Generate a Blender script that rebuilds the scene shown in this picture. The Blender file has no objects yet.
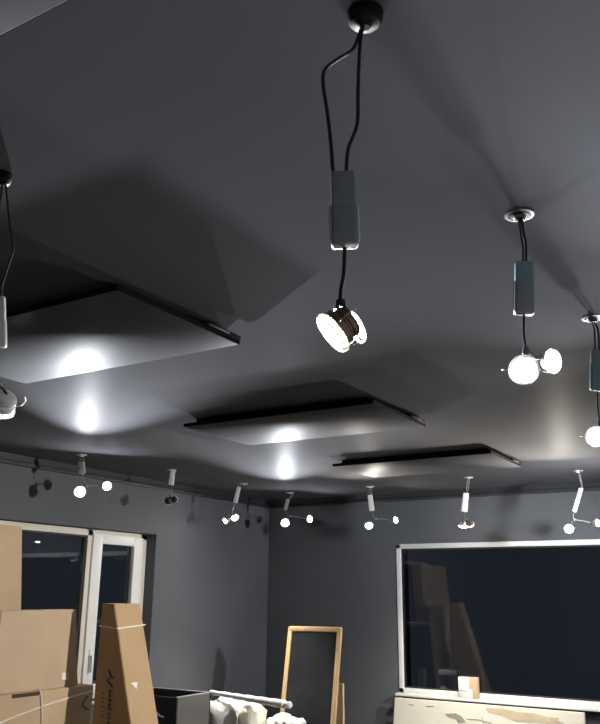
import bpy, bmesh, math, random
from mathutils import Vector, Matrix, noise
random.seed(7)
sc = bpy.context.scene
COL = sc.collection
PI = math.pi

# ------------------------------------------------------------------ materials
def mat(name, col, rough=0.5, metal=0.0, spec=0.5, nscale=0, namount=0.0, bump=0.0, bscale=60, coat=0.0, rvar=0.0):
    m = bpy.data.materials.new(name); m.use_nodes = True
    nt = m.node_tree; b = nt.nodes['Principled BSDF']
    b.inputs['Base Color'].default_value = (*col, 1)
    b.inputs['Roughness'].default_value = rough
    b.inputs['Metallic'].default_value = metal
    b.inputs['Specular IOR Level'].default_value = spec
    b.inputs['Coat Weight'].default_value = coat
    tc = nt.nodes.new('ShaderNodeTexCoord')
    if namount:
        n = nt.nodes.new('ShaderNodeTexNoise'); n.inputs['Scale'].default_value = nscale; n.inputs['Detail'].default_value = 5
        nt.links.new(tc.outputs['Object'], n.inputs['Vector'])
        mr = nt.nodes.new('ShaderNodeMapRange')
        mr.inputs['From Min'].default_value = .3; mr.inputs['From Max'].default_value = .7
        mr.inputs['To Min'].default_value = 1 - namount; mr.inputs['To Max'].default_value = 1 + namount
        nt.links.new(n.outputs['Fac'], mr.inputs['Value'])
        mx = nt.nodes.new('ShaderNodeVectorMath'); mx.operation = 'SCALE'
        mx.inputs[0].default_value = col
        nt.links.new(mr.outputs['Result'], mx.inputs['Scale'])
        nt.links.new(mx.outputs['Vector'], b.inputs['Base Color'])
        if rvar:
            m2 = nt.nodes.new('ShaderNodeMapRange')
            m2.inputs['From Min'].default_value = .3; m2.inputs['From Max'].default_value = .7
            m2.inputs['To Min'].default_value = rough - rvar; m2.inputs['To Max'].default_value = rough + rvar
            nt.links.new(n.outputs['Fac'], m2.inputs['Value']); nt.links.new(m2.outputs['Result'], b.inputs['Roughness'])
    if bump:
        n = nt.nodes.new('ShaderNodeTexNoise'); n.inputs['Scale'].default_value = bscale; n.inputs['Detail'].default_value = 4
        nt.links.new(tc.outputs['Object'], n.inputs['Vector'])
        bp = nt.nodes.new('ShaderNodeBump'); bp.inputs['Strength'].default_value = bump; bp.inputs['Distance'].default_value = .01
        nt.links.new(n.outputs['Fac'], bp.inputs['Height']); nt.links.new(bp.outputs['Normal'], b.inputs['Normal'])
    return m

def satin(name, col, gloss, rough, nscale=1, namount=.07, rvar=.0, tint=(1, 1, 1), fres=True):
    """flat paint with a thin satin sheen"""
    m = bpy.data.materials.new(name); m.use_nodes = True
    nt = m.node_tree; nt.nodes.remove(nt.nodes['Principled BSDF']); out = nt.nodes['Material Output']
    d = nt.nodes.new('ShaderNodeBsdfDiffuse'); g = nt.nodes.new('ShaderNodeBsdfAnisotropic'); g.distribution = 'GGX'
    g.inputs['Roughness'].default_value = rough; g.inputs['Color'].default_value = (*tint, 1)
    x = nt.nodes.new('ShaderNodeMixShader'); x.inputs['Fac'].default_value = gloss
    fr = nt.nodes.new('ShaderNodeFresnel'); fr.inputs['IOR'].default_value = 1.45
    mu = nt.nodes.new('ShaderNodeMath'); mu.operation = 'MULTIPLY'; mu.inputs[1].default_value = gloss
    nt.links.new(fr.outputs[0], mu.inputs[0])
    if fres: nt.links.new(mu.outputs[0], x.inputs['Fac'])
    tc = nt.nodes.new('ShaderNodeTexCoord'); n = nt.nodes.new('ShaderNodeTexNoise'); n.inputs['Scale'].default_value = nscale; n.inputs['Detail'].default_value = 5
    nt.links.new(tc.outputs['Object'], n.inputs['Vector'])
    mr = nt.nodes.new('ShaderNodeMapRange'); mr.inputs['From Min'].default_value = .3; mr.inputs['From Max'].default_value = .7
    mr.inputs['To Min'].default_value = 1 - namount; mr.inputs['To Max'].default_value = 1 + namount
    nt.links.new(n.outputs['Fac'], mr.inputs['Value'])
    s = nt.nodes.new('ShaderNodeVectorMath'); s.operation = 'SCALE'; s.inputs[0].default_value = col
    nt.links.new(mr.outputs['Result'], s.inputs['Scale']); nt.links.new(s.outputs['Vector'], d.inputs['Color'])
    nt.links.new(d.outputs[0], x.inputs[1]); nt.links.new(g.outputs[0], x.inputs[2]); nt.links.new(x.outputs[0], out.inputs['Surface'])
    return m

def emis(name, col, strength):
    m = bpy.data.materials.new(name); m.use_nodes = True
    nt = m.node_tree; b = nt.nodes['Principled BSDF']
    b.inputs['Base Color'].default_value = (.8, .8, .8, 1)
    b.inputs['Emission Color'].default_value = (*col, 1); b.inputs['Emission Strength'].default_value = strength
    return m

def glass(name, tint=(.9, .95, 1), rough=0.0, trans=1.0):
    m = bpy.data.materials.new(name); m.use_nodes = True
    nt = m.node_tree; b = nt.nodes['Principled BSDF']
    b.inputs['Base Color'].default_value = (*tint, 1); b.inputs['Roughness'].default_value = rough
    b.inputs['Transmission Weight'].default_value = trans; b.inputs['IOR'].default_value = 1.5
    return m

def wood(name, c1, c2, scale=6):
    m = bpy.data.materials.new(name); m.use_nodes = True
    nt = m.node_tree; b = nt.nodes['Principled BSDF']; b.inputs['Roughness'].default_value = .5
    tc = nt.nodes.new('ShaderNodeTexCoord'); mp = nt.nodes.new('ShaderNodeMapping'); mp.inputs['Scale'].default_value = (scale*6, scale*6, scale)
    n = nt.nodes.new('ShaderNodeTexNoise'); n.inputs['Scale'].default_value = 2; n.inputs['Detail'].default_value = 6
    r = nt.nodes.new('ShaderNodeValToRGB'); r.color_ramp.elements[0].color = (*c1, 1); r.color_ramp.elements[1].color = (*c2, 1)
    r.color_ramp.elements[0].position = .35; r.color_ramp.elements[1].position = .65
    nt.links.new(tc.outputs['Object'], mp.inputs['Vector']); nt.links.new(mp.outputs['Vector'], n.inputs['Vector'])
    nt.links.new(n.outputs['Fac'], r.inputs['Fac']); nt.links.new(r.outputs['Color'], b.inputs['Base Color'])
    return m

LAMP = 420
M = dict(
    wall=satin('wall_paint', (.107, .113, .124), .05, .38, 1.3, .07),
    ceil=satin('ceiling_paint', (.112, .113, .122), .0075, .42, .9, .06),
    floor=mat('concrete_floor', (.09, .087, .084), .6, nscale=3, namount=.2, bump=.1, bscale=20),
    trim=mat('dark_trim', (.03, .033, .038), .45, nscale=8, namount=.1),
    heater=satin('heater_enamel', (.085, .086, .092), .017, .47, 2, .05, fres=False),
    heaterdark=mat('heater_frame_black', (.005, .005, .007), .8, spec=.08, nscale=6, namount=.1),
    steel=mat('brushed_steel', (.35, .35, .36), .35, 1, nscale=20, namount=.1),
    frame=mat('white_upvc', (.72, .72, .70), .35, nscale=5, namount=.04),
    cream=mat('cream_upvc', (.68, .63, .55), .4, nscale=5, namount=.05),
    rubber=mat('seal_rubber', (.02, .02, .02), .6, nscale=9, namount=.1),
    cord=mat('cord_rubber', (.018, .018, .02), .45, nscale=30, namount=.1),
    cordgrey=mat('cord_grey', (.18, .19, .2), .45, nscale=30, namount=.1),
    black=mat('black_plastic', (.008, .008, .010), .5, spec=.2, nscale=20, namount=.1),
    driver=mat('driver_plastic', (.27, .275, .29), .4, nscale=12, namount=.06),
    driverw=mat('driver_plastic_white', (.62, .62, .60), .4, nscale=12, namount=.06),
    teal=mat('teal_cover', (.20, .34, .35), .4, nscale=12, namount=.06),
    white=mat('lamp_white', (.7, .7, .68), .3, nscale=12, namount=.04),
    frost=glass('frosted_ring', (.9, .89, .86), .55, .55),
    copper=mat('lamp_body_bronze', (.30, .20, .14), .38, .6, nscale=12, namount=.08),
    alu=mat('lamp_body_aluminium', (.55, .55, .55), .35, .8, nscale=12, namount=.05),
    card=mat('cardboard', (.46, .33, .205), .75, nscale=4, namount=.07, bump=.05, bscale=120, spec=.3),
    card2=mat('cardboard_pinkish', (.50, .37, .25), .75, nscale=3, namount=.06, bump=.05, bscale=120, spec=.3),
    card3=mat('cardboard_dark', (.40, .275, .15), .72, nscale=4, namount=.08, bump=.05, bscale=120, spec=.3),
    slotshade=mat('slot_shade', (.05, .035, .025), .9, nscale=6, namount=.1),  # near-black brown standing in for the shade inside the slot
    tape=mat('white_strapping', (.75, .72, .66), .4, nscale=20, namount=.08),
    label=mat('paper_label', (.75, .74, .70), .6, nscale=20, namount=.05),
    ink=mat('print_ink', (.035, .03, .028), .7, nscale=40, namount=.2),
    inkteal=mat('print_ink_teal', (.08, .22, .20), .7, nscale=40, namount=.2),
    crate=mat('crate_lit_grey', (.11, .105, .10), .55, nscale=5, namount=.1),  # lighter than the black crate: its lit side put into the colour
    crateb=mat('crate_black', (.008, .008, .011), .5, nscale=5, namount=.1),
    rim=mat('crate_rim', (.32, .33, .34), .4, nscale=9, namount=.1),
    film=mat('white_film', (.72, .74, .75), .3, nscale=14, namount=.12, bump=.5, bscale=30),
    bag=mat('white_plastic_bag', (.74, .74, .71), .4, nscale=6, namount=.08, bump=.4, bscale=18),
    creambag=mat('cream_wrapping', (.74, .71, .60), .45, nscale=6, namount=.08, bump=.3, bscale=18),
    wood=wood('pine_frame', (.48, .31, .15), (.64, .43, .22)),
    batten=wood('light_batten', (.50, .36, .20), (.64, .48, .30)),
    chalk=satin('blackboard', (.028, .030, .034), .03, .4, 3, .25),
    board=mat('cream_board', (.74, .70, .60), .6, nscale=3, namount=.05, bump=.05, bscale=40),
    patch=mat('tan_patch', (.56, .45, .31), .7, nscale=9, namount=.12),
    smudge=mat('grey_smudge', (.30, .27, .23), .8, nscale=14, namount=.25),
    glass=glass('window_glass'),
    cool=emis('led_cool', (.88, .93, 1.0), 150), cool_side=emis('led_cool_side', (.88, .93, 1.0), 400),
    strong=emis('led_strong', (.90, .94, 1.0), LAMP), strong_side=emis('led_strong_side', (.90, .94, 1.0), LAMP*.6),
    off=mat('led_off', (.12, .12, .12), .3), off_side=mat('led_off_side', (.10, .10, .10), .3),
    neutral=emis('led_neutral', (1.0, .97, .92), 300), neutral_side=emis('led_neutral_side', (1.0, .97, .92), 1100),
    warm=emis('led_warm', (1.0, .92, .78), 350), warm_side=emis('led_warm_side', (1.0, .92, .78), 200), soft=emis('led_soft', (1.0, .92, .78), 150), soft_side=emis('led_soft_side', (1.0, .92, .78), 80),
)

# ------------------------------------------------------------------ mesh helpers
def add_hexa(bm, pts):
    v = [bm.verts.new(p) for p in pts]
    for f in ((3, 2, 1, 0), (4, 5, 6, 7), (0, 1, 5, 4), (1, 2, 6, 5), (2, 3, 7, 6), (3, 0, 4, 7)):
        bm.faces.new([v[i] for i in f])
    return v
def add_box(bm, lo, hi, bevel=0.0, seg=2):
    x0, y0, z0 = lo; x1, y1, z1 = hi
    v = add_hexa(bm, [(x0, y0, z0), (x1, y0, z0), (x1, y1, z0), (x0, y1, z0), (x0, y0, z1), (x1, y0, z1), (x1, y1, z1), (x0, y1, z1)])
    if bevel:
        es = {e for q in v for e in q.link_edges}
        bmesh.ops.bevel(bm, geom=list(es), offset=bevel, segments=seg, affect='EDGES', profile=.5)
def frame_of(n):
    n = Vector(n).normalized()
    a = Vector((0, 0, 1)) if abs(n.z) < .9 else Vector((1, 0, 0))
    s = n.cross(a).normalized(); t = s.cross(n)
    return n, s, t
def add_lathe(bm, c, n, prof, seg=24):
    """prof: list of (radius, offset along n)."""
    n, s, t = frame_of(n); c = Vector(c); rings = []
    for r, h in prof:
        if r < 1e-6: rings.append([bm.verts.new(c + n*h)])
        else: rings.append([bm.verts.new(c + n*h + (s*math.cos(2*PI*k/seg) + t*math.sin(2*PI*k/seg))*r) for k in range(seg)])
    for a, b in zip(rings, rings[1:]):
        for k in range(seg):
            k2 = (k+1) % seg
            if len(a) == 1 and len(b) == 1: continue
            if len(a) == 1: bm.faces.new((a[0], b[k2], b[k]))
            elif len(b) == 1: bm.faces.new((a[k], a[k2], b[0]))
            else: bm.faces.new((a[k], a[k2], b[k2], b[k]))
def smooth_path(pts, sub=4):
    pts = [Vector(p) for p in pts]
    if len(pts) < 3: return pts
    out = []
    for i in range(len(pts)-1):
        p0 = pts[max(i-1, 0)]; p1 = pts[i]; p2 = pts[i+1]; p3 = pts[min(i+2, len(pts)-1)]
        for k in range(sub):
            t = k/sub
            out.append(.5*((2*p1) + (p2-p0)*t + (2*p0-5*p1+4*p2-p3)*t*t + (3*p1-p0-3*p2+p3)*t**3))
    out.append(pts[-1]); return out
def add_tube(bm, pts, r, seg=8, smooth=True):
    P = smooth_path(pts) if smooth else [Vector(p) for p in pts]
    rad = r if callable(r) else (lambda u: r)
    rings = []; s = None
    for i, p in enumerate(P):
        d = (P[min(i+1, len(P)-1)] - P[max(i-1, 0)]).normalized()
        if s is None: _, s, _t = frame_of(d)
        s = (s - d*s.dot(d)).normalized(); t = d.cross(s); rr = rad(i/(len(P)-1))
        rings.append([bm.verts.new(p + (s*math.cos(2*PI*k/seg) + t*math.sin(2*PI*k/seg))*rr) for k in range(seg)])
    for a, b in zip(rings, rings[1:]):
        for k in range(seg): bm.faces.new((a[k], a[(k+1) % seg], b[(k+1) % seg], b[k]))
    bm.faces.new(rings[0][::-1]); bm.faces.new(rings[-1])
def B(): return bmesh.new()

def mtx(o):
    m = o.matrix_basis.copy(); p = o.parent
    while p: m = p.matrix_basis @ m; p = p.parent
    return m
def obj(name, bm, material, parent=None, local=False, sharp=.6):
    """links bm as one mesh object; bm is in world space unless local."""
    base = Vector((0, 0, 0))
    if parent is not None:
        if not local: bm.transform(mtx(parent).inverted())
    else:
        xs = [v.co for v in bm.verts]
        base = Vector(((min(p.x for p in xs)+max(p.x for p in xs))/2, (min(p.y for p in xs)+max(p.y for p in xs))/2, min(p.z for p in xs)))
        bm.transform(Matrix.Translation(-base))
    bmesh.ops.recalc_face_normals(bm, faces=bm.faces)
    for f in bm.faces: f.smooth = True
    for e in bm.edges:
        if len(e.link_faces) == 2 and e.calc_face_angle(0) > sharp: e.smooth = False
    me = bpy.data.meshes.new(name); bm.to_mesh(me); bm.free(); me.materials.append(material)
    o = bpy.data.objects.new(name, me); COL.objects.link(o); o.location = base
    if parent is not None: o.parent = parent
    return o
def tag(o, label, cat, group=None, kind=None):
    o['label'] = label; o['category'] = cat
    if group: o['group'] = group
    if kind: o['kind'] = kind
    return o
def thing(name, loc, label, cat, group=None, kind=None, rot=(0, 0, 0)):
    o = bpy.data.objects.new(name, None); COL.objects.link(o); o.location = loc; o.rotation_euler = rot
    o.empty_display_size = .05
    return tag(o, label, cat, group, kind)
def box_obj(name, lo, hi, material, parent=None, bevel=0.0):
    b = B(); add_box(b, lo, hi, bevel); return obj(name, b, material, parent)

# ------------------------------------------------------------------ camera
yaw, pitch, roll = (math.radians(a) for a in (-31.813, 16.175, .63))
fw = Vector((math.sin(yaw), math.cos(yaw), 0)); rt = Vector((math.cos(yaw), -math.sin(yaw), 0)); up = Vector((0, 0, 1))
f2 = fw*math.cos(pitch) + up*math.sin(pitch); u2 = -fw*math.sin(pitch) + up*math.cos(pitch)
r3 = rt*math.cos(roll) + u2*math.sin(roll); u3 = -rt*math.sin(roll) + u2*math.cos(roll)
cd = bpy.data.cameras.new('camera'); cam = bpy.data.objects.new('camera', cd); COL.objects.link(cam)
cam.matrix_world = Matrix(((r3.x, u3.x, -f2.x, 0), (r3.y, u3.y, -f2.y, 0), (r3.z, u3.z, -f2.z, 1.6), (0, 0, 0, 1)))
cd.sensor_fit = 'HORIZONTAL'; cd.sensor_width = 36; cd.lens = 806/600*36; cd.clip_start = .02
sc.camera = cam

# ------------------------------------------------------------------ the room
X0, X1, Y0, Y1, H = -5.5, .75, -2.2, 8.2, 2.7
tag(box_obj('floor', (X0-.32, Y0-.2, -.15), (X1+.2, Y1+.32, 0), M['floor']), 'bare grey concrete floor of the dark painted room', 'floor', kind='structure')
tag(box_obj('ceiling', (X0-.32, Y0-.2, H), (X1+.2, Y1+.32, H+.15), M['ceil']), 'satin dark grey painted ceiling with heaters and hanging spotlights', 'ceiling', kind='structure')
WL = (3.2, 6.2, .70, 2.17)      # window in the left wall: y0, y1, z0, z1
WB = (-3.825, -.95, .645, 2.15)  # window in the back wall: x0, x1, z0, z1
b = B(); T = .30
add_box(b, (X0-T, Y0-.2, 0), (X0, WL[0], H)); add_box(b, (X0-T, WL[1], 0), (X0, Y1+T, H))
add_box(b, (X0-T, WL[0], 0), (X0, WL[1], WL[2])); add_box(b, (X0-T, WL[0], WL[3]), (X0, WL[1], H))
tag(obj('wall_left', b, M['wall']), 'dark grey painted wall with the tall cream framed window', 'wall', kind='structure')
b = B()
add_box(b, (X0, Y1, 0), (WB[0], Y1+T, H)); add_box(b, (WB[1], Y1, 0), (X1+.2, Y1+T, H))
add_box(b, (WB[0], Y1, 0), (WB[1], Y1+T, WB[2])); add_box(b, (WB[0], Y1, WB[3]), (WB[1], Y1+T, H))
tag(obj('wall_back', b, M['wall']), 'dark grey painted wall with the wide white framed window', 'wall', kind='structure')
tag(box_obj('wall_right', (X1, Y0-.2, 0), (X1+.2, Y1, H), M['wall']), 'dark grey wall outside the picture beside the viewer', 'wall', kind='structure')
tag(box_obj('wall_front', (X0, Y0-.2, 0), (X1, Y0, H), M['wall']), 'dark grey wall outside the picture behind the viewer', 'wall', kind='structure')
# shallow cornice rail where the walls meet the ceiling
def rail(lo, hi, axis, name, label):
    b = B()
    if axis == 'y':
        add_box(b, (lo[0], lo[1], 2.612), (lo[0]+.035, hi[1], 2.648), .006); add_box(b, (lo[0], lo[1], 2.648), (lo[0]+.016, hi[1], 2.7))
    else:
        add_box(b, (lo[0], lo[1]-.035, 2.612), (hi[0], lo[1], 2.648), .006); add_box(b, (lo[0], lo[1]-.016, 2.648), (hi[0], lo[1], 2.7))
    tag(obj(name, b, M['trim']), label, 'trim', kind='structure')
rail((X0, Y0), (X0, Y1), 'y', 'trim_1', 'dark rail under the ceiling above the cream framed window')
rail((X0+.035, Y1), (X1, Y1), 'x', 'trim_2', 'dark rail under the ceiling above the wide white window')

# window in the left wall: cream frame, one fixed light and one opening sash
w = thing('window_1', (X0-.18, 4.7, .70), 'tall cream framed window of two panes beside the cardboard boxes', 'window', kind='structure')
xf0, xf1 = X0-.20, X0-.12
b = B(); y0, y1, z0, z1 = WL
add_box(b, (xf0, y0, z1-.06), (xf1, y1, z1), .006); add_box(b, (xf0, y0, z0), (xf1, y1, z0+.06), .006)
add_box(b, (xf0, y0, z0), (xf1, y0+.06, z1), .006); add_box(b, (xf0, y1-.085, z0), (xf1, y1, z1), .006)
add_box(b, (xf0, 5.40, z0), (xf1, 5.47, z1), .006)
obj('window_frame', b, M['cream'], w)
b = B(); xs0, xs1 = X0-.18, X0-.095
for lo, hi in (((xs0, 5.455, z0+.04), (xs1, 5.575, z1-.04)), ((xs0, 6.0, z0+.04), (xs1, 6.125, z1-.04)), ((xs0, 5.575, z1-.125), (xs1, 6.0, z1-.04)), ((xs0, 5.575, z0+.04), (xs1, 6.0, z0+.125))):
    add_box(b, lo, hi, .006)
sash = obj('sash', b, M['frame'], w)
box_obj('glass_pane', (X0-.15, 5.565, z0+.11), (X0-.138, 6.01, z1-.11), M['glass'], w)
box_obj('glass_pane', (X0-.165, y0+.05, z0+.05), (X0-.153, 5.41, z1-.05), M['glass'], w)
b = B()
for lo, hi in (((xf1-.004, 5.388, z0+.06), (xf1+.004, 5.402, z1-.06)), ((xf1-.004, y0+.06, z1-.075), (xf1+.004, 5.4, z1-.058))): add_box(b, lo, hi)
obj('rubber_seal', b, M['rubber'], w)
b = B(); add_box(b, (xs1, 5.50, 1.02), (xs1+.014, 5.53, 1.12), .004); add_box(b, (xs1+.014, 5.505, 1.05), (xs1+.045, 5.525, 1.07), .004); add_box(b, (xs1+.03, 5.502, .93), (xs1+.048, 5.528, 1.075), .006)
obj('window_handle', b, M['frame'], w)
b = B(); add_box(b, (X0-.30, y0, z0-.02), (X0+.05, y1, z0), .004); obj('window_sill', b, M['cream'], w)

# wide window in the back wall
w = thing('window_2', (-2.39, Y1+.06, .645), 'wide white framed window of one dark pane reflecting the room', 'window', kind='structure')
x0, x1, z0, z1 = WB
b = B(); ya, yb = Y1-.012, Y1+.10; fwid = .052
add_box(b, (x0, ya, z1-fwid), (x1, yb, z1), .006); add_box(b, (x0, ya, z0), (x1, yb, z0+fwid), .006)
add_box(b, (x0, ya, z0), (x0+fwid, yb, z1), .006); add_box(b, (x1-fwid, ya, z0), (x1, yb, z1), .006)
obj('window_frame', b, M['frame'], w)
b = B(); g = .014; a0 = x0+fwid; a1 = x1-fwid; c0 = z0+fwid; c1 = z1-fwid
for lo, hi in (((a0, ya+.02, c0), (a0+g, ya+.05, c1)), ((a1-g, ya+.02, c0), (a1, ya+.05, c1)), ((a0, ya+.02, c0), (a1, ya+.05, c0+g)), ((a0, ya+.02, c1-g), (a1, ya+.05, c1))): add_box(b, lo, hi)
obj('rubber_seal', b, M['rubber'], w)
box_obj('glass_pane', (a0, ya+.03, c0), (a1, ya+.042, c1), M['glass'], w)
b = B(); add_box(b, (x0-.01, Y1-.10, z0-.022), (x1+.02, Y1, z0+.004), .005); obj('window_sill', b, M['frame'], w)

# ------------------------------------------------------------------ ceiling heaters
GH = 'flat heating panels under the ceiling'
PW, PD, ZB = 1.37, .75, 2.646
def make_heater():
    r = thing('ceiling_heater', (-1.99, 1.955, ZB), '', 'heater', GH)
    b = B(); add_box(b, (-PW, 0, 0), (0, PD, .018), .003); obj('panel', b, M['heater'], r, True)
    b = B(); q = .0015
    for lo, hi in (((-PW-q, -q, .001), (q, 0, .022)), ((-PW-q, PD, .001), (q, PD+q, .022)), ((-PW-q, 0, .001), (-PW, PD, .022)), ((0, 0, .001), (q, PD, .022))): add_box(b, lo, hi)
    obj('edge_shade', b, M['heaterdark'], r, True)['label'] = 'edge strip coloured black for shade'  # dark strips added over the panel sides to stand for their shade
    b = B()
    for lo, hi in (((-PW+.06, .05, .018), (-.05, .09, H-ZB)), ((-PW+.06, PD-.09, .018), (-.05, PD-.05, H-ZB)), ((-PW+.06, .09, .018), (-PW+.10, PD-.09, H-ZB)), ((-.09, .09, .018), (-.05, PD-.09, H-ZB))): add_box(b, lo, hi)
    obj('mounting_frame', b, M['heaterdark'], r, True)
    b = B(); add_box(b, (-.035, PD-.25, .018), (.006, PD+.004, .040), .004); c = obj('connection_box', b, M['heaterdark'], r, True)
    b = B(); add_box(b, (.006, PD-.225, .024), (.009, PD-.08, .034), .001); o = obj('metal_strip', b, M['steel'], c, True); o['label'] = 'bright metal strip'
    return r
def copy_tree(o, parent=None):
    c = o.copy(); COL.objects.link(c)
    if parent: c.parent = parent
    for ch in list(o.children): copy_tree(ch, c)
    return c
heat = make_heater()
spots = [((-1.99, 1.955, ZB), 'large dark heating panel nearest the viewer, seen whole in corner view beside the left edge'),
         ((-1.985, 3.985, ZB), 'middle dark heating panel hung in the centre of the row of ceiling heaters'),
         ((-1.945, 5.885, ZB), 'thin looking dark heating panel last in the row, closest to the wide window'),
         ((-.85, .075, ZB), 'dark heating panel cut off by the top corner of the picture')]
src = list(spots)
for i, (loc, lab) in enumerate(src):
    r = heat if i == 0 else copy_tree(heat)
    r.location = loc; r['label'] = lab
FIX = {}
FIX['near'] = {'can': (-0.597, 1.19), 'cordA': [(-0.608, 1.184, 2.646), (-0.62, 1.178, 2.614), (-0.646, 1.164, 2.593), (-0.666, 1.153, 2.571), (-0.669, 1.151, 2.539), (-0.662, 1.155, 2.478), (-0.656, 1.159, 2.408), (-0.651, 1.161, 2.345)], 'cordB': [(-0.605, 1.186, 2.641), (-0.609, 1.184, 2.58), (-0.611, 1.183, 2.514), (-0.613, 1.182, 2.449), (-0.628, 1.174, 2.397), (-0.632, 1.172, 2.345)], 'dt': (-0.637, 1.169, 2.349), 'db': (-0.634, 1.171, 2.199), 'low': [(-0.634, 1.171, 2.199), (-0.636, 1.17, 2.153), (-0.641, 1.167, 2.115), (-0.641, 1.167, 2.085)], 'h1': (-0.64, 1.13, 2.026), 'n1': (-0.627, -0.446, -0.638), 'h2': (-0.638, 1.222, 2.067), 'n2': (0.952, 0.03, 0.303)}
FIX['left'] = {'can': (-1.735, 1.25), 'cordA': [(-1.732, 1.254, 2.682), (-1.717, 1.275, 2.553), (-1.708, 1.287, 2.488), (-1.712, 1.281, 2.437), (-1.718, 1.274, 2.379), (-1.717, 1.275, 2.343)], 'cordB': [(-1.735, 1.25, 2.681), (-1.736, 1.248, 2.532), (-1.734, 1.252, 2.446), (-1.721, 1.269, 2.342)], 'dt': (-1.72, 1.271, 2.345), 'db': (-1.71, 1.285, 2.207), 'low': [(-1.71, 1.285, 2.207), (-1.708, 1.286, 2.143), (-1.707, 1.288, 2.101)], 'h1': (-1.702, 1.294, 2.049), 'n1': (-0.74, 0.141, -0.657), 'h2': (-1.716, 1.276, 2.037), 'n2': (-0.204, -0.839, -0.505)}
FIX['right'] = {'can': (-0.6, 2.2), 'cordA': [(-0.602, 2.199, 2.685), (-0.6, 2.2, 2.633), (-0.597, 2.201, 2.585), (-0.6, 2.2, 2.54)], 'cordB': [(-0.596, 2.201, 2.685), (-0.591, 2.202, 2.632), (-0.588, 2.203, 2.599), (-0.592, 2.202, 2.539)], 'dt': (-0.597, 2.201, 2.546), 'db': (-0.607, 2.198, 2.383), 'low': [(-0.607, 2.198, 2.383), (-0.611, 2.197, 2.323), (-0.608, 2.198, 2.272)], 'h1': (-0.617, 2.195, 2.219), 'n1': (0.359, -0.864, -0.353), 'h2': (-0.537, 2.216, 2.239), 'n2': (0.927, -0.355, -0.118)}
FIX['right2'] = {'can': (-0.622, 3.26), 'cordA': [(-0.626, 3.259, 2.682), (-0.621, 3.26, 2.656), (-0.622, 3.26, 2.605), (-0.625, 3.259, 2.563)], 'cordB': [(-0.619, 3.261, 2.681), (-0.607, 3.263, 2.646), (-0.61, 3.262, 2.561)], 'dt': (-0.618, 3.261, 2.562), 'db': (-0.632, 3.258, 2.393), 'low': [(-0.632, 3.258, 2.393), (-0.635, 3.257, 2.316), (-0.633, 3.258, 2.26)], 'h1': (-0.648, 3.255, 2.209), 'n1': (0.406, -0.843, -0.354), 'h2': (-0.556, 3.272, 2.231), 'n2': (0.876, -0.475, -0.08)}
FIX['l1'] = {'can': (-5.02, 4.68), 'cordA': [(-5.023, 4.677, 2.699), (-5.027, 4.673, 2.674), (-5.025, 4.675, 2.641)], 'cordB': [(-5.017, 4.683, 2.7), (-5.005, 4.697, 2.667), (-5.009, 4.692, 2.642)], 'dt': (-5.019, 4.681, 2.641), 'db': (-5.008, 4.692, 2.543), 'low': [(-5.008, 4.692, 2.543), (-5.0, 4.701, 2.494), (-4.976, 4.727, 2.447)], 'h1': (-5.011, 4.69, 2.396), 'n1': (0.81, -0.53, -0.25), 'h2': (-4.864, 4.842, 2.453), 'n2': (0.784, -0.6, -0.16)}
FIX['l2'] = {'can': (-4.9, 5.68), 'cordA': [(-4.893, 5.686, 2.728), (-4.885, 5.693, 2.71), (-4.891, 5.688, 2.682)], 'cordB': [(-4.9, 5.68, 2.728), (-4.905, 5.675, 2.7), (-4.898, 5.682, 2.682)], 'dt': (-4.892, 5.687, 2.701), 'db': (-4.9, 5.68, 2.562), 'low': [(-4.9, 5.68, 2.562), (-4.891, 5.688, 2.517), (-4.896, 5.684, 2.462)], 'h1': (-4.914, 5.668, 2.416), 'n1': (-0.886, 0.462, -0.023), 'h2': (-4.867, 5.708, 2.436), 'n2': (-0.212, 0.907, 0.363)}
FIX['b1'] = {'can': (-4.85, 6.75), 'cordA': [(-4.907, 6.709, 2.735), (-4.898, 6.715, 2.694), (-4.888, 6.722, 2.654)], 'cordB': [(-4.899, 6.715, 2.735), (-4.881, 6.727, 2.695), (-4.88, 6.728, 2.654)], 'dt': (-4.889, 6.722, 2.664), 'db': (-4.917, 6.701, 2.501), 'low': [(-4.917, 6.701, 2.501), (-4.932, 6.69, 2.44), (-4.939, 6.685, 2.4)], 'h1': (-4.913, 6.704, 2.35), 'n1': (0.563, -0.41, -0.718), 'h2': (-4.994, 6.645, 2.318), 'n2': (-0.422, -0.771, -0.477)}
FIX['b2'] = {'can': (-4.83, 7.6), 'cordA': [(-4.809, 7.614, 2.685), (-4.827, 7.602, 2.651), (-4.845, 7.59, 2.618)], 'cordB': [(-4.799, 7.619, 2.685), (-4.818, 7.608, 2.651), (-4.845, 7.59, 2.618)], 'dt': (-4.845, 7.59, 2.629), 'db': (-4.872, 7.573, 2.508), 'low': [(-4.872, 7.573, 2.508), (-4.853, 7.586, 2.465), (-4.824, 7.604, 2.443)], 'h1': (-4.87, 7.574, 2.367), 'n1': (0.507, -0.777, -0.372), 'h2': (-4.637, 7.719, 2.413), 'n2': (0.941, -0.338, -0.01)}
FIX['b3'] = {'can': (-3.81, 7.55), 'cordA': [(-3.799, 7.555, 2.727), (-3.819, 7.546, 2.675), (-3.81, 7.55, 2.613)], 'cordB': [(-3.79, 7.56, 2.727), (-3.8, 7.555, 2.675), (-3.792, 7.559, 2.613)], 'dt': (-3.81, 7.55, 2.613), 'db': (-3.794, 7.558, 2.449), 'low': [(-3.794, 7.558, 2.449), (-3.785, 7.563, 2.398), (-3.758, 7.576, 2.368)], 'h1': (-3.823, 7.543, 2.297), 'n1': (0.377, -0.699, -0.607), 'h2': (-3.574, 7.665, 2.358), 'n2': (0.977, -0.168, 0.128)}
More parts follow.
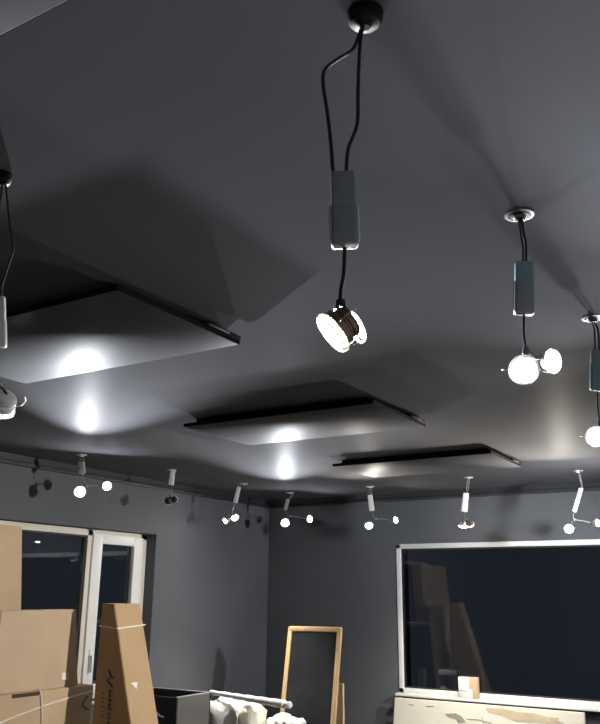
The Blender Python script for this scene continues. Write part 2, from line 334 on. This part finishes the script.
FIX['b4'] = {'can': (-2.675, 7.38), 'cordA': [(-2.679, 7.379, 2.695), (-2.69, 7.375, 2.638), (-2.702, 7.37, 2.553)], 'cordB': [(-2.67, 7.382, 2.695), (-2.673, 7.381, 2.629), (-2.693, 7.373, 2.553)], 'dt': (-2.702, 7.37, 2.553), 'db': (-2.727, 7.361, 2.376), 'low': [(-2.727, 7.361, 2.376), (-2.721, 7.363, 2.329), (-2.713, 7.366, 2.301)], 'h1': (-2.742, 7.355, 2.237), 'n1': (-0.158, -0.109, -0.981), 'h2': (-2.672, 7.381, 2.255), 'n2': (0.122, 0.781, -0.612)}
FIX['b5'] = {'can': (-1.67, 7.43), 'cordA': [(-1.668, 7.431, 2.708), (-1.658, 7.433, 2.618), (-1.649, 7.435, 2.529)], 'cordB': [(-1.659, 7.432, 2.708), (-1.65, 7.434, 2.618), (-1.641, 7.437, 2.529)], 'dt': (-1.656, 7.433, 2.547), 'db': (-1.73, 7.416, 2.338), 'low': [(-1.73, 7.416, 2.338), (-1.741, 7.414, 2.294), (-1.735, 7.415, 2.268)], 'h1': (-1.782, 7.404, 2.191), 'n1': (0.159, -0.92, -0.359), 'h2': (-1.543, 7.457, 2.239), 'n2': (0.951, -0.307, 0.046)}
FIX['r3'] = {'can': (-0.6, 4.3), 'cordA': [(-0.61, 4.3, 2.62), (-0.612, 4.3, 2.58)], 'cordB': [(-0.588, 4.3, 2.62), (-0.592, 4.3, 2.58)], 'dt': (-0.6, 4.3, 2.55), 'db': (-0.595, 4.3, 2.4), 'low': [(-0.595, 4.3, 2.4), (-0.598, 4.303999999999999, 2.34), (-0.6, 4.3, 2.27)], 'h1': (-0.628, 4.255, 2.206), 'n1': (-0.512, -0.82, -0.256), 'h2': (-0.577, 4.347, 2.203), 'n2': (0.424, 0.848, -0.318)}
FIX['r4'] = {'can': (-0.6, 5.36), 'cordA': [(-0.61, 5.36, 2.62), (-0.612, 5.36, 2.58)], 'cordB': [(-0.588, 5.36, 2.62), (-0.592, 5.36, 2.58)], 'dt': (-0.6, 5.36, 2.55), 'db': (-0.595, 5.36, 2.4), 'low': [(-0.595, 5.36, 2.4), (-0.598, 5.364, 2.34), (-0.6, 5.36, 2.27)], 'h1': (-0.652, 5.354, 2.203), 'n1': (-0.943, -0.105, -0.314), 'h2': (-0.577, 5.407, 2.203), 'n2': (0.424, 0.848, -0.318)}
FIX['r5'] = {'can': (-0.6, 6.42), 'cordA': [(-0.61, 6.42, 2.62), (-0.612, 6.42, 2.58)], 'cordB': [(-0.588, 6.42, 2.62), (-0.592, 6.42, 2.58)], 'dt': (-0.6, 6.42, 2.55), 'db': (-0.595, 6.42, 2.4), 'low': [(-0.595, 6.42, 2.4), (-0.598, 6.4239999999999995, 2.34), (-0.6, 6.42, 2.27)], 'h1': (-0.646, 6.448, 2.212), 'n1': (-0.844, 0.514, -0.154), 'h2': (-0.572, 6.376, 2.203), 'n2': (0.505, -0.808, -0.303)}
# ------------------------------------------------------------------ hanging twin spotlights
GL = 'twin spotlights dangling from the ceiling'
def head(root, c, n, body_mat, led, rr=1.0):
    c = Vector(c); n = Vector(n).normalized()
    b = B()
    add_lathe(b, c, n, [(.031*rr, -.010), (.037*rr, -.010), (.037*rr, -.022), (.030*rr, -.026), (.030*rr, -.031), (.034*rr, -.031), (.034*rr, -.036), (.028*rr, -.036), (.028*rr, -.041), (.031*rr, -.041), (.029*rr, -.043), (.018*rr, -.046), (0, -.046)], 24)
    h = obj('spotlight_head', b, body_mat, root)
    b = B()
    add_lathe(b, c, n, [(.0335*rr, -.002), (.036*rr, .003), (.040*rr, .002), (.0425*rr, -.002), (.043*rr, -.007), (.038*rr, -.010), (.0335*rr, -.008), (.0335*rr, -.002)], 28)
    o = obj('trim_ring', b, M['frost'], h); o['label'] = 'pale outer ring'
    b = B(); add_lathe(b, c, n, [(0, .0015), (.012*rr, .001), (.024*rr, -.001), (.0335*rr, -.004), (.0335*rr, -.007), (0, -.007)], 24)
    o = obj('lens', b, led, h); o['label'] = 'glowing white lens'
    _, s, t = frame_of(n)
    for k in (1, -1):
        b = B(); p = c + s*k*.036*rr - n*.014
        add_tube(b, [p, p + s*k*.016*rr - n*.004, p + s*k*.022*rr - n*.022, p + s*k*.014*rr - n*.034], .0013, 6)
        obj('spring_clip', b, M['alu'], h)
    return c - n*.046
def fixture(k, d, label, led, led2, style, rr=1.0):
    cx, cy = d['can']
    r = thing('hanging_spotlight', (cx, cy, H), label, 'spotlight', GL)
    b = B()
    if style['canopy'] == 'dome':
        q = style.get('cs', 1)
        add_lathe(b, (cx, cy, H), (0, 0, -1), [(0, 0), (.034*q, 0), (.036*q, .004), (.034*q, .020), (.028*q, .028), (.016*q, .031), (.009*q, .036), (0, .036)], 28)
        obj('canopy', b, M['black'], r)
    else:
        add_lathe(b, (cx, cy, H), (0, 0, -1), [(0, 0), (.043, 0), (.043, .004), (.034, .006), (.032, .003), (.020, .003), (.018, .012), (.010, .018), (0, .018)], 28)
        cn = obj('canopy', b, style['canopy_mat'], r)
        b = B(); add_lathe(b, (cx, cy, H), (0, 0, -1), [(0, .0045), (.029, .0045), (.029, .0065), (.016, .0075), (.013, .019), (0, .020)], 24)
        obj('cable_gland', b, M['black'], cn)
    top = (cx, cy, H-.012)
    dt = Vector(d['dt']); db = Vector(d['db'])
    for key, off in (('cordA', -.002), ('cordB', .002)):
        b = B(); add_tube(b, [top] + [Vector(p) for p in d[key]] + [dt.lerp(db, .08)], style['cr'], 8)
        obj('cord', b, style['cord'], r)
    # driver box: case and narrower terminal cover, turned to face the room
    ax = (db - dt); L = ax.length; ax.normalize()
    face = Vector((.50, -.86, 0)); face = (face - ax*face.dot(ax)).normalized(); side = ax.cross(face)
    side = Matrix.Rotation(style.get('twist', 0), 3, ax) @ side; face = side.cross(ax)
    def slab(bm, t0, t1, w, th, bev):
        q = B(); add_box(q, (-w/2, -th/2, t0*L), (w/2, th/2, t1*L), bev, 3)
        mm = Matrix((side, face, ax)).transposed().to_4x4(); mm.translation = dt
        q.transform(mm); me = bpy.data.meshes.new('t'); q.to_mesh(me); q.free(); bm.from_mesh(me); bpy.data.meshes.remove(me)
    W = style['w']; TH = W*.55
    b = B(); slab(b, style['split'], 1, W, TH, W*.16); case = obj('driver_case', b, style['case'], r)
    b = B(); slab(b, 0, style['split']+.04, W*.90, TH*.92, W*.10); o = obj('terminal_cover', b, style['cover'], case)
    if style.get('cl'): o['label'] = style['cl']
    if style.get('edge'):
        b = B(); q = W/2
        pts = [dt + ax*L*style['split'] + side*q, dt + ax*(L-W*.3) + side*q, dt + ax*(L-.002) + side*(q-W*.28), dt + ax*(L-.002) - side*(q-W*.28), dt + ax*(L-W*.3) - side*q, dt + ax*L*style['split'] - side*q]
        add_tube(b, pts, .0028, 6, False); o = obj('case_edge', b, M['white'], case); o['label'] = 'pale clear edge'
    # heads on a small bracket under the lower cord
    body = style['body']
    e1 = head(r, d['h1'], d['n1'], body, led, rr); e2 = head(r, d['h2'], d['n2'], body, led2, rr*.82)
    if k in BEAM:
        P, tgt, cone, colr = BEAM[k]
        n1 = Vector(d['n1']).normalized()
        ld = bpy.data.lights.new('beam', 'SPOT'); ld.energy = P; ld.color = colr; ld.spot_size = math.radians(cone); ld.spot_blend = 1; ld.shadow_soft_size = .10 if k == 'r5' else .03
        lo = bpy.data.objects.new('lamp_beam', ld); COL.objects.link(lo); lo.parent = r
        p = Vector(d['h1']) + n1*.012; dr = (Vector(tgt) - p).normalized() if tgt else n1
        lo.matrix_basis = Matrix.Translation(p - r.location) @ (-dr).to_track_quat('Z', 'Y').to_matrix().to_4x4()
    end = Vector(d['low'][-1])
    b = B(); add_tube(b, [db - ax*.012] + [Vector(p) for p in d['low'][1:]], style['cr'], 8); obj('lower_cord', b, style['cord'], r)
    b = B(); add_tube(b, [e1, (e1+end)/2 + Vector((0, 0, .006)), end, (e2+end)/2 + Vector((0, 0, .006)), e2], .0045, 8)
    add_lathe(b, end + Vector((0, 0, .014)), (0, 0, -1), [(0, 0), (.009, 0), (.011, .02), (.007, .026), (0, .026)], 12)
    obj('head_bracket', b, style['brk'], r)
    return r
CW = (.90, .94, 1.0); WW = (1.0, .93, .82)
EYE = (0, 0, 1.6)
BEAM = {   # lamps whose reflector throws a beam: watts, aimed at, cone, colour
 'l1': (2600, (-.6, .9, 2.2), 42, CW), 'b2': (2300, (-1.2, 1.5, 2.15), 44, CW),
 'b4': (250, (-2.7, 8.05, .4), 110, WW),
 'right2': (170, (1.2, .6, 1.9), 100, CW), 'r3': (115, (-.8, .4, 2.1), 90, CW),
 'b3': (330, (-1.5, 1.5, 1.8), 90, WW), 'b5': (650, (-.9, 2, 2.0), 90, WW),
 'r5': (340, (-3.9, 8.2, 1.75), 100, (.97, .98, 1.0)),
 'r4': (520, (-5.2, 4.5, .9), 80, (1.0, .96, .9)), 'b1': (330, (-4.55, 6.5, .4), 80, WW),
}
def sty(**k):
    s = dict(canopy='ring', canopy_mat=M['white'], cord=M['cordgrey'], cr=.0032, case=M['driverw'], cover=M['driverw'], split=.45, w=.045, body=M['alu'], brk=M['cordgrey'])
    s.update(k); return s
ST = {
 'near': sty(canopy='dome', cord=M['cord'], cr=.0038, case=M['driver'], cover=M['driver'], w=.050, edge=True, body=M['copper'], brk=M['cord']),
 'left': sty(canopy='dome', cs=.65, cord=M['cord'], cr=.0030, w=.034, body=M['white'], brk=M['cord']),
 'right': sty(canopy_mat=M['cordgrey'], cord=M['cord'], cr=.0036, case=M['driver'], cover=M['teal'], w=.058, split=.38, edge=True, cl='teal terminal cover', body=M['alu']),
 'right2': sty(canopy_mat=M['cordgrey'], cord=M['cord'], cr=.0036, case=M['teal'], cover=M['driver'], w=.055, split=.3, body=M['alu']),
 'l2': sty(body=M['black'], w=.05),
 'b4': sty(body=M['copper'], w=.06), 'b3': sty(w=.055), 'b5': sty(w=.04), 'b1': sty(w=.045), 'b2': sty(w=.045, case=M['driver'], cover=M['driver']),
 'l1': sty(w=.06, case=M['driver'], cover=M['driver']),
}
LAB = {
 'near': ('big hanging twin spotlight on long looping black cords from a black dome, nearest of all', 'soft', .92),
 'left': ('pale hanging spotlight cut off by the picture edge, thin cord from small black dome', 'soft', 1),
 'right': ('dazzling white twin spotlight with teal topped driver, below the round ceiling ring', 'cool', 1),
 'right2': ('dazzling spotlight cut by the right edge, teal driver on two thin cords', 'cool', 1),
 'l1': ('dazzling twin spotlight above the cream framed window', 'strong', 1.15),
 'l2': ('unlit small dark spotlight on a short pale driver between cream window and corner', 'off', .9),
 'b1': ('small warm spotlight hanging closest to the room corner, head turned sideways', 'warm', .95),
 'b2': ('dazzling twin spotlight on the corner side of the chalkboard, above and left of it', 'strong', 1.15),
 'b3': ('twin spotlight with white driver hanging above and right of the chalkboard', 'warm', 1),
 'b4': ('spotlight facing down, dull bronze head, above the left part of the wide window', 'warm', 1),
 'r3': ('twin spotlight outside the picture, third of the row along the bare right wall', 'neutral', 1),
 'r4': ('twin spotlight outside the picture, fourth of the row along the bare right wall', 'neutral', 1),
 'r5': ('twin spotlight outside the picture, last of the row before the wide window', 'neutral', 1),
 'b5': ('twin spotlight with crooked narrow driver above the right part of the wide window', 'warm', 1),
}
for k, d in FIX.items():
    lab, led, rr = LAB[k]
    fixture(k, d, lab, M[led], M[led + '_side'], ST.get(k) or sty(), rr)

# ------------------------------------------------------------------ cartons by the cream framed window
def lamp_ok(): pass
GB = 'brown cardboard cartons by the cream framed window'
# tall flat carton leaning at the window
r = thing('flat_carton', (-5.2, 3.9, 0), 'tall flat brown carton standing upright against the cream framed window', 'box', GB)
b = B(); add_hexa(b, [(-5.21, 3.30, 0), (-5.05, 3.30, 0), (-5.05, 4.42, 0), (-5.21, 4.42, 0), (-5.40, 3.30, 2.10), (-5.24, 3.30, 2.10), (-5.24, 4.34, 2.10), (-5.40, 4.34, 2.10)])
bmesh.ops.bevel(b, geom=list(b.edges), offset=.006, segments=2, affect='EDGES')
obj('carton_body', b, M['card'], r)
b = B(); add_hexa(b, [(-5.236, 4.02, 2.106), (-5.229, 4.02, 2.04), (-5.229, 4.07, 2.04), (-5.236, 4.07, 2.106), (-5.234, 4.02, 2.108), (-5.226, 4.02, 2.04), (-5.226, 4.07, 2.04), (-5.234, 4.07, 2.108)])
obj('packing_tape', b, M['tape'], r)
# wide carton at the bottom of the stack
r = thing('wide_carton', (-4.95, 4.1, 0), 'wide brown carton with diagonal white strap, at the bottom under the square carton', 'box', GB)
b = B(); add_box(b, (-5.02, 3.35, 0), (-4.76, 4.76, .9365), .006); body = obj('carton_body', b, M['card'], r)
b = B(); add_box(b, (-4.763, 4.0, .908), (-4.756, 4.235, .934), .003); obj('handle_slot_shade', b, M['slotshade'], r)['label'] = 'dark plate for the shade in the slot'  # solid plate on the face, dark like a shaded slot; nothing is cut
b = B(); add_tube(b, [(-4.756, 3.60, .66), (-4.754, 3.92, .765), (-4.754, 4.35, .845), (-4.754, 4.75, .895)], .0055, 6); obj('strap', b, M['tape'], r)['label'] = 'diagonal white strap'
b = B(); add_tube(b, [(-4.785, 4.232, .944), (-4.77, 4.237, .944), (-4.753, 4.245, .92), (-4.753, 4.27, .80), (-4.754, 4.29, .60), (-4.754, 4.30, .3)], .0055, 6); obj('strap', b, M['tape'], r)
b = B()
for p in ([(-4.757, 4.70, .86), (-4.757, 4.655, .81), (-4.757, 4.665, .80), (-4.757, 4.72, .765)],): add_tube(b, p, .006, 6, False)
obj('printed_mark', b, M['inkteal'], r)['label'] = 'teal printed arrow mark'
b = B(); add_box(b, (-4.759, 4.46, .70), (-4.7575, 4.60, .80)); 
# square carton on top of it
r = thing('square_carton', (-4.93, 4.3, .935), 'square brown carton stacked on the wide strapped carton', 'box', GB)
b = B(); add_hexa(b, [(-5.02, 3.86, .937), (-4.80, 3.86, .937), (-4.80, 4.64, .937), (-5.02, 4.64, .937), (-5.02, 3.88, 1.475), (-4.815, 3.88, 1.475), (-4.815, 4.575, 1.482), (-5.02, 4.575, 1.482)])
bmesh.ops.bevel(b, geom=list(b.edges), offset=.006, segments=2, affect='EDGES')
obj('carton_body', b, M['card2'], r)
b = B(); add_box(b, (-5.0, 4.24, 1.4775), (-4.82, 4.29, 1.4815)); obj('packing_tape', b, M['card'], r)
b = B(); add_hexa(b, [(-4.8005, 4.47, .99), (-4.7985, 4.47, .99), (-4.7985, 4.53, .985), (-4.8005, 4.53, .985), (-4.801, 4.47, 1.04), (-4.799, 4.47, 1.04), (-4.799, 4.53, 1.035), (-4.801, 4.53, 1.035)]); obj('paper_label', b, M['label'], r)
# tall tapered carton in front of the window jamb
r = thing('tapered_carton', (-4.35, 4.8, 0), 'tall tapered brown carton with white strap round its top, standing beside the open crate', 'box', GB)
def taper(z): u = (z)/1.53; return (-4.60+.02*u, -4.00-.455*u)   # x of the two front edges
xa0, xb0 = taper(0); xa1, xb1 = taper(1.53)
b = B(); add_hexa(b, [(xa0, 4.6, 0), (xb0, 4.6, 0), (xb0+.03, 4.86, 0), (xa0, 4.86, 0), (xa1, 4.6, 1.53), (xb1, 4.6, 1.525), (xb1+.01, 4.87, 1.53), (xa1, 4.87, 1.53)])
bmesh.ops.bevel(b, geom=list(b.edges), offset=.005, segments=2, affect='EDGES')
obj('carton_body', b, M['card3'], r)
b = B(); z = 1.365; xa, xb = taper(z)
add_tube(b, [(xa-.003, 4.597, z+.005), (xb+.002, 4.597, z-.01), (xb+.015, 4.88, z+.01), (xa-.003, 4.88, z+.01), (xa-.003, 4.597, z+.005)], .006, 6, False)
obj('strap', b, M['tape'], r)['label'] = 'white strap round the carton'
b = B()
def stroke(p, rad=.006): add_tube(b, [(x, 4.598, z) for x, z in p], rad, 5, False)
stroke([(-4.46, 1.07), (-4.43, 1.02), (-4.47, 1.0), (-4.41, .955)], .007); stroke([(-4.45, 1.045), (-4.40, 1.01)], .004)
for i, zz in enumerate((.93, .90, .87, .84, .81, .78, .75, .72)):
    stroke([(-4.44, zz), (-4.41 - .008*(i % 2), zz-.006)], .005)
    if i < 6: stroke([(-4.505, zz-.02), (-4.49 + .006*(i % 2), zz-.024)], .0035)
stroke([(-4.44, .93), (-4.43, .80)], .0035)
obj('printed_marks', b, M['ink'], r)['label'] = 'dark printed bird mark and upright row of letters'
b = B(); z = .965; u = taper(z)[1]
add_hexa(b, [(u+.001, 4.62, z-.03), (u+.003, 4.62, z-.03), (u+.012, 4.70, z-.03), (u+.009, 4.70, z-.03), (u-.011, 4.62, z+.02), (u-.008, 4.62, z+.02), (u+.002, 4.72, z+.02), (u-.002, 4.72, z+.02)])
obj('paper_label', b, M['label'], r)['label'] = 'small crumpled white label'

# ------------------------------------------------------------------ black open crate
r = thing('open_crate', (-5.13, 6.0, 0), 'open black crate with a pale rim and one end coloured grey as lit, beside the tapered carton', 'crate')
x0, x1, y0, y1, zt = -5.45, -4.78, 5.77, 6.24, .75
b = B(); t = .016
add_box(b, (x0, y0, 0), (x1, y0+t, zt)); add_box(b, (x0, y1-t, 0), (x1, y1, zt)); add_box(b, (x0, y0+t, 0), (x0+t, y1-t, zt)); add_box(b, (x0+t, y0+t, 0), (x1-t, y1-t, .02))
obj('crate_body', b, M['crateb'], r)
box_obj('lit_end_board', (x1-t, y0+t, 0), (x1, y1-t, zt), M['crate'], r)['label'] = 'end board coloured grey as the lit side'  # side of the black crate painted grey, as light falls on it
b = B(); e = .007
add_box(b, (x0, y1-t-.002, zt), (x1, y1, zt+e)); add_box(b, (x1-t, y0, zt), (x1, y1, zt+e)); add_box(b, (x0, y0, zt), (x0+t, y1, zt+e))
obj('rim', b, M['rim'], r)['label'] = 'pale rim'
b = B(); add_tube(b, [(-4.99, y0-.012, .62), (-4.95, y0-.02, .60), (-4.91, y0-.012, .59)], .008, 8); obj('grip', b, M['rim'], r)

# ------------------------------------------------------------------ sacks, wrapped pack and roll of film
def sack(name, lo, hi, seed, material, label, amp=.045, cat='bag', group=None, ribs=0):
    b = B(); bmesh.ops.create_cube(b, size=2)
    bmesh.ops.subdivide_edges(b, edges=list(b.edges), cuts=11, use_grid_fill=True)
    lo, hi = Vector(lo), Vector(hi); c = (lo+hi)/2; h = (hi-lo)/2
    for v in b.verts:
        p = v.co.copy(); q = p.normalized()*1.16
        s = p.lerp(q, .40); 
        if p.z < -.98: s.z = -1
        w = Vector((s.x*h.x, s.y*h.y, s.z*h.z))
        n = noise.noise_vector(w*7 + Vector((seed*3.1, seed, 0)))*amp + noise.noise_vector(w*19 + Vector((seed, 0, seed)))*amp*.5
        k = abs(noise.noise(w*11 + Vector((seed, seed, 4))))
        n -= w.normalized()*k*amp
        if p.z < -.9: n.z = 0; n *= .4
        v.co = c + w + n
        if v.co.z < lo.z: v.co.z = lo.z
    o = obj(name, b, material, None, sharp=1.6); return tag(o, label, cat, group)
GS = 'crumpled white plastic bags on the floor'
sack('plastic_bag', (-5.06, 6.42, 0), (-4.64, 6.86, .675), 2, M['bag'], 'crumpled white plastic bag beside the lit grey end of the open crate', group=GS)
sack('wrapped_pack', (-4.575, 6.36, 0), (-4.395, 6.62, .65), 5, M['creambag'], 'narrow upright pack in cream wrapping between the two white bags', amp=.02, cat='package')
sack('plastic_bag', (-4.33, 6.40, 0), (-4.02, 6.72, .565), 9, M['bag'], 'low white plastic bag at the foot of the chalkboard', group=GS)
r = thing('film_roll', (-4.55, 6.40, .70), 'long thin roll of whitish plastic film lying over the bags, pointing at the chalkboard', 'roll')
a = Vector((-5.00, 6.53, .715)); c = Vector((-4.04, 6.31, .702))
b = B(); add_tube(b, [a.lerp(c, i/24) for i in range(25)], lambda u: .020 + .014*u + .0025*math.sin(u*37), 14, False); obj('film_body', b, M['film'], r)
d = (c-a).normalized(); b = B(); add_lathe(b, c - d*.005, d, [(.036, 0), (.036, .012), (.026, .018), (.022, .045), (.026, .05), (.030, .075), (.022, .09), (0, .09)], 18); obj('end_plug', b, M['white'], r)

# ------------------------------------------------------------------ chalkboard stand
LEAN = math.atan2(.235, 1.30)
r = thing('chalkboard', (-4.19, 6.87, 0), 'black chalkboard in a light pine frame leaning back in the room corner', 'chalkboard', rot=(-LEAN, math.radians(-.6), 0))
hw, ht, fwd = .30, 1.335, .047
b = B()
add_box(b, (-hw+fwd*.7, -.004, .20), (hw-fwd*.7, .010, ht-.03)); obj('board', b, M['chalk'], r, True)['label'] = 'black writing board'
for s in (-1, 1):
    b = B(); x = s*(hw-fwd/2); add_box(b, (x-fwd/2, -.014, .0), (x+fwd/2, .018, ht-.02), .006); obj('stile', b, M['wood'], r, True)
b = B(); add_box(b, (-hw, -.016, ht-.05), (hw, .019, ht), .012, 3); obj('top_rail', b, M['wood'], r, True)
b = B(); add_box(b, (-hw+fwd, -.012, .16), (hw-fwd, .016, .205), .005); obj('bottom_rail', b, M['wood'], r, True)
r = thing('wooden_batten', (-4.02, 7.13, 0), 'short pale wooden batten standing behind the chalkboard stile', 'batten')
b = B(); add_hexa(b, [(-4.065, 7.24, 0), (-3.965, 7.24, 0), (-3.965, 7.27, 0), (-4.065, 7.27, 0), (-4.055, 7.22, .80), (-3.962, 7.22, .80), (-3.962, 7.25, .80), (-4.055, 7.25, .80)])
obj('batten_body', b, M['batten'], r)

# ------------------------------------------------------------------ under the wide window
r = thing('cream_sheet', (-2.88, 8.12, 0), 'large cream sheet of board with stains leaning on the wall below the wide window', 'board')
b = B(); add_hexa(b, [(-3.87, 8.045, 0), (-1.935, 8.045, 0), (-1.935, 8.075, 0), (-3.87, 8.075, 0), (-3.815, 8.055, .612), (-1.935, 8.055, .612), (-1.935, 8.085, .612), (-3.815, 8.085, .612)])
bmesh.ops.bevel(b, geom=list(b.edges), offset=.004, segments=2, affect='EDGES'); obj('sheet_body', b, M['board'], r)
def blot(name, pts, material, label, dy=.0015):
    b = B(); fr = [b.verts.new((x, 8.045 + z*.0163 - dy - .001, z)) for x, z in pts]; bk = [b.verts.new((x, 8.045 + z*.0163 + .001, z)) for x, z in pts]
    n = len(pts); b.faces.new(fr); b.faces.new(bk[::-1])
    for i in range(n): b.faces.new((fr[i], fr[(i+1) % n], bk[(i+1) % n], bk[i]))
    o = obj(name, b, material, r); o['label'] = label
blot('torn_patch', [(-2.86, .585), (-2.70, .595), (-2.55, .575), (-2.40, .575), (-2.28, .555), (-2.17, .55), (-2.155, .50), (-2.22, .475), (-2.30, .50), (-2.45, .495), (-2.58, .49), (-2.70, .53), (-2.83, .55)], M['patch'], 'tan torn patch')
blot('grey_smudge', [(-3.28, .50), (-3.16, .515), (-3.10, .49), (-3.06, .44), (-3.14, .43), (-3.16, .46), (-3.24, .475)], M['smudge'], 'dark grey smudge')
for i, p in enumerate(([(-3.05, .47), (-2.93, .475), (-2.80, .45)], [(-2.90, .50), (-2.88, .44)], [(-3.66, .56), (-3.60, .556)], [(-3.47, .557), (-3.39, .56)], [(-2.24, .515), (-2.13, .512)])):
    b = B(); add_tube(b, [(x, 8.045 + z*.0163, z) for x, z in p], .004, 5, False); obj('scratch', b, M['smudge'], r)
# little carton on the sill
r = thing('small_carton', (-3.05, 8.15, .649), 'little carton with a white front standing on the sill of the wide window', 'box')
b = B(); add_box(b, (-3.145, 8.112, .650), (-2.955, 8.185, .845), .004); obj('carton_body', b, M['card'], r)
b = B(); add_box(b, (-3.143, 8.1085, .652), (-3.035, 8.112, .843), .001); obj('front_label', b, M['label'], r)['label'] = 'white printed front'
b = B(); add_box(b, (-3.035, 8.107, .652), (-3.005, 8.112, .735), .001); obj('paper_tab', b, M['label'], r)
b = B()
for z, x0, x1 in ((.715, -3.135, -3.095), (.712, -3.085, -3.065)): add_box(b, (x0, 8.107, z), (x1, 8.1088, z+.006))
obj('printed_line', b, M['ink'], r)

# ------------------------------------------------------------------ night outside, render settings
wd = bpy.data.worlds.new('night'); sc.world = wd; wd.use_nodes = True
bg = wd.node_tree.nodes['Background']; bg.inputs['Color'].default_value = (.6, .75, 1, 1); bg.inputs['Strength'].default_value = .016
sc.view_settings.view_transform = 'Standard'; sc.view_settings.look = 'None'; sc.view_settings.gamma = 1; sc.view_settings.use_curve_mapping = False
sc.view_settings.exposure = 0.2
cy = sc.cycles
cy.use_denoising = True; cy.max_bounces = 8; cy.caustics_reflective = False; cy.caustics_refractive = False; cy.sample_clamp_indirect = 6; cy.sample_clamp_direct = 0
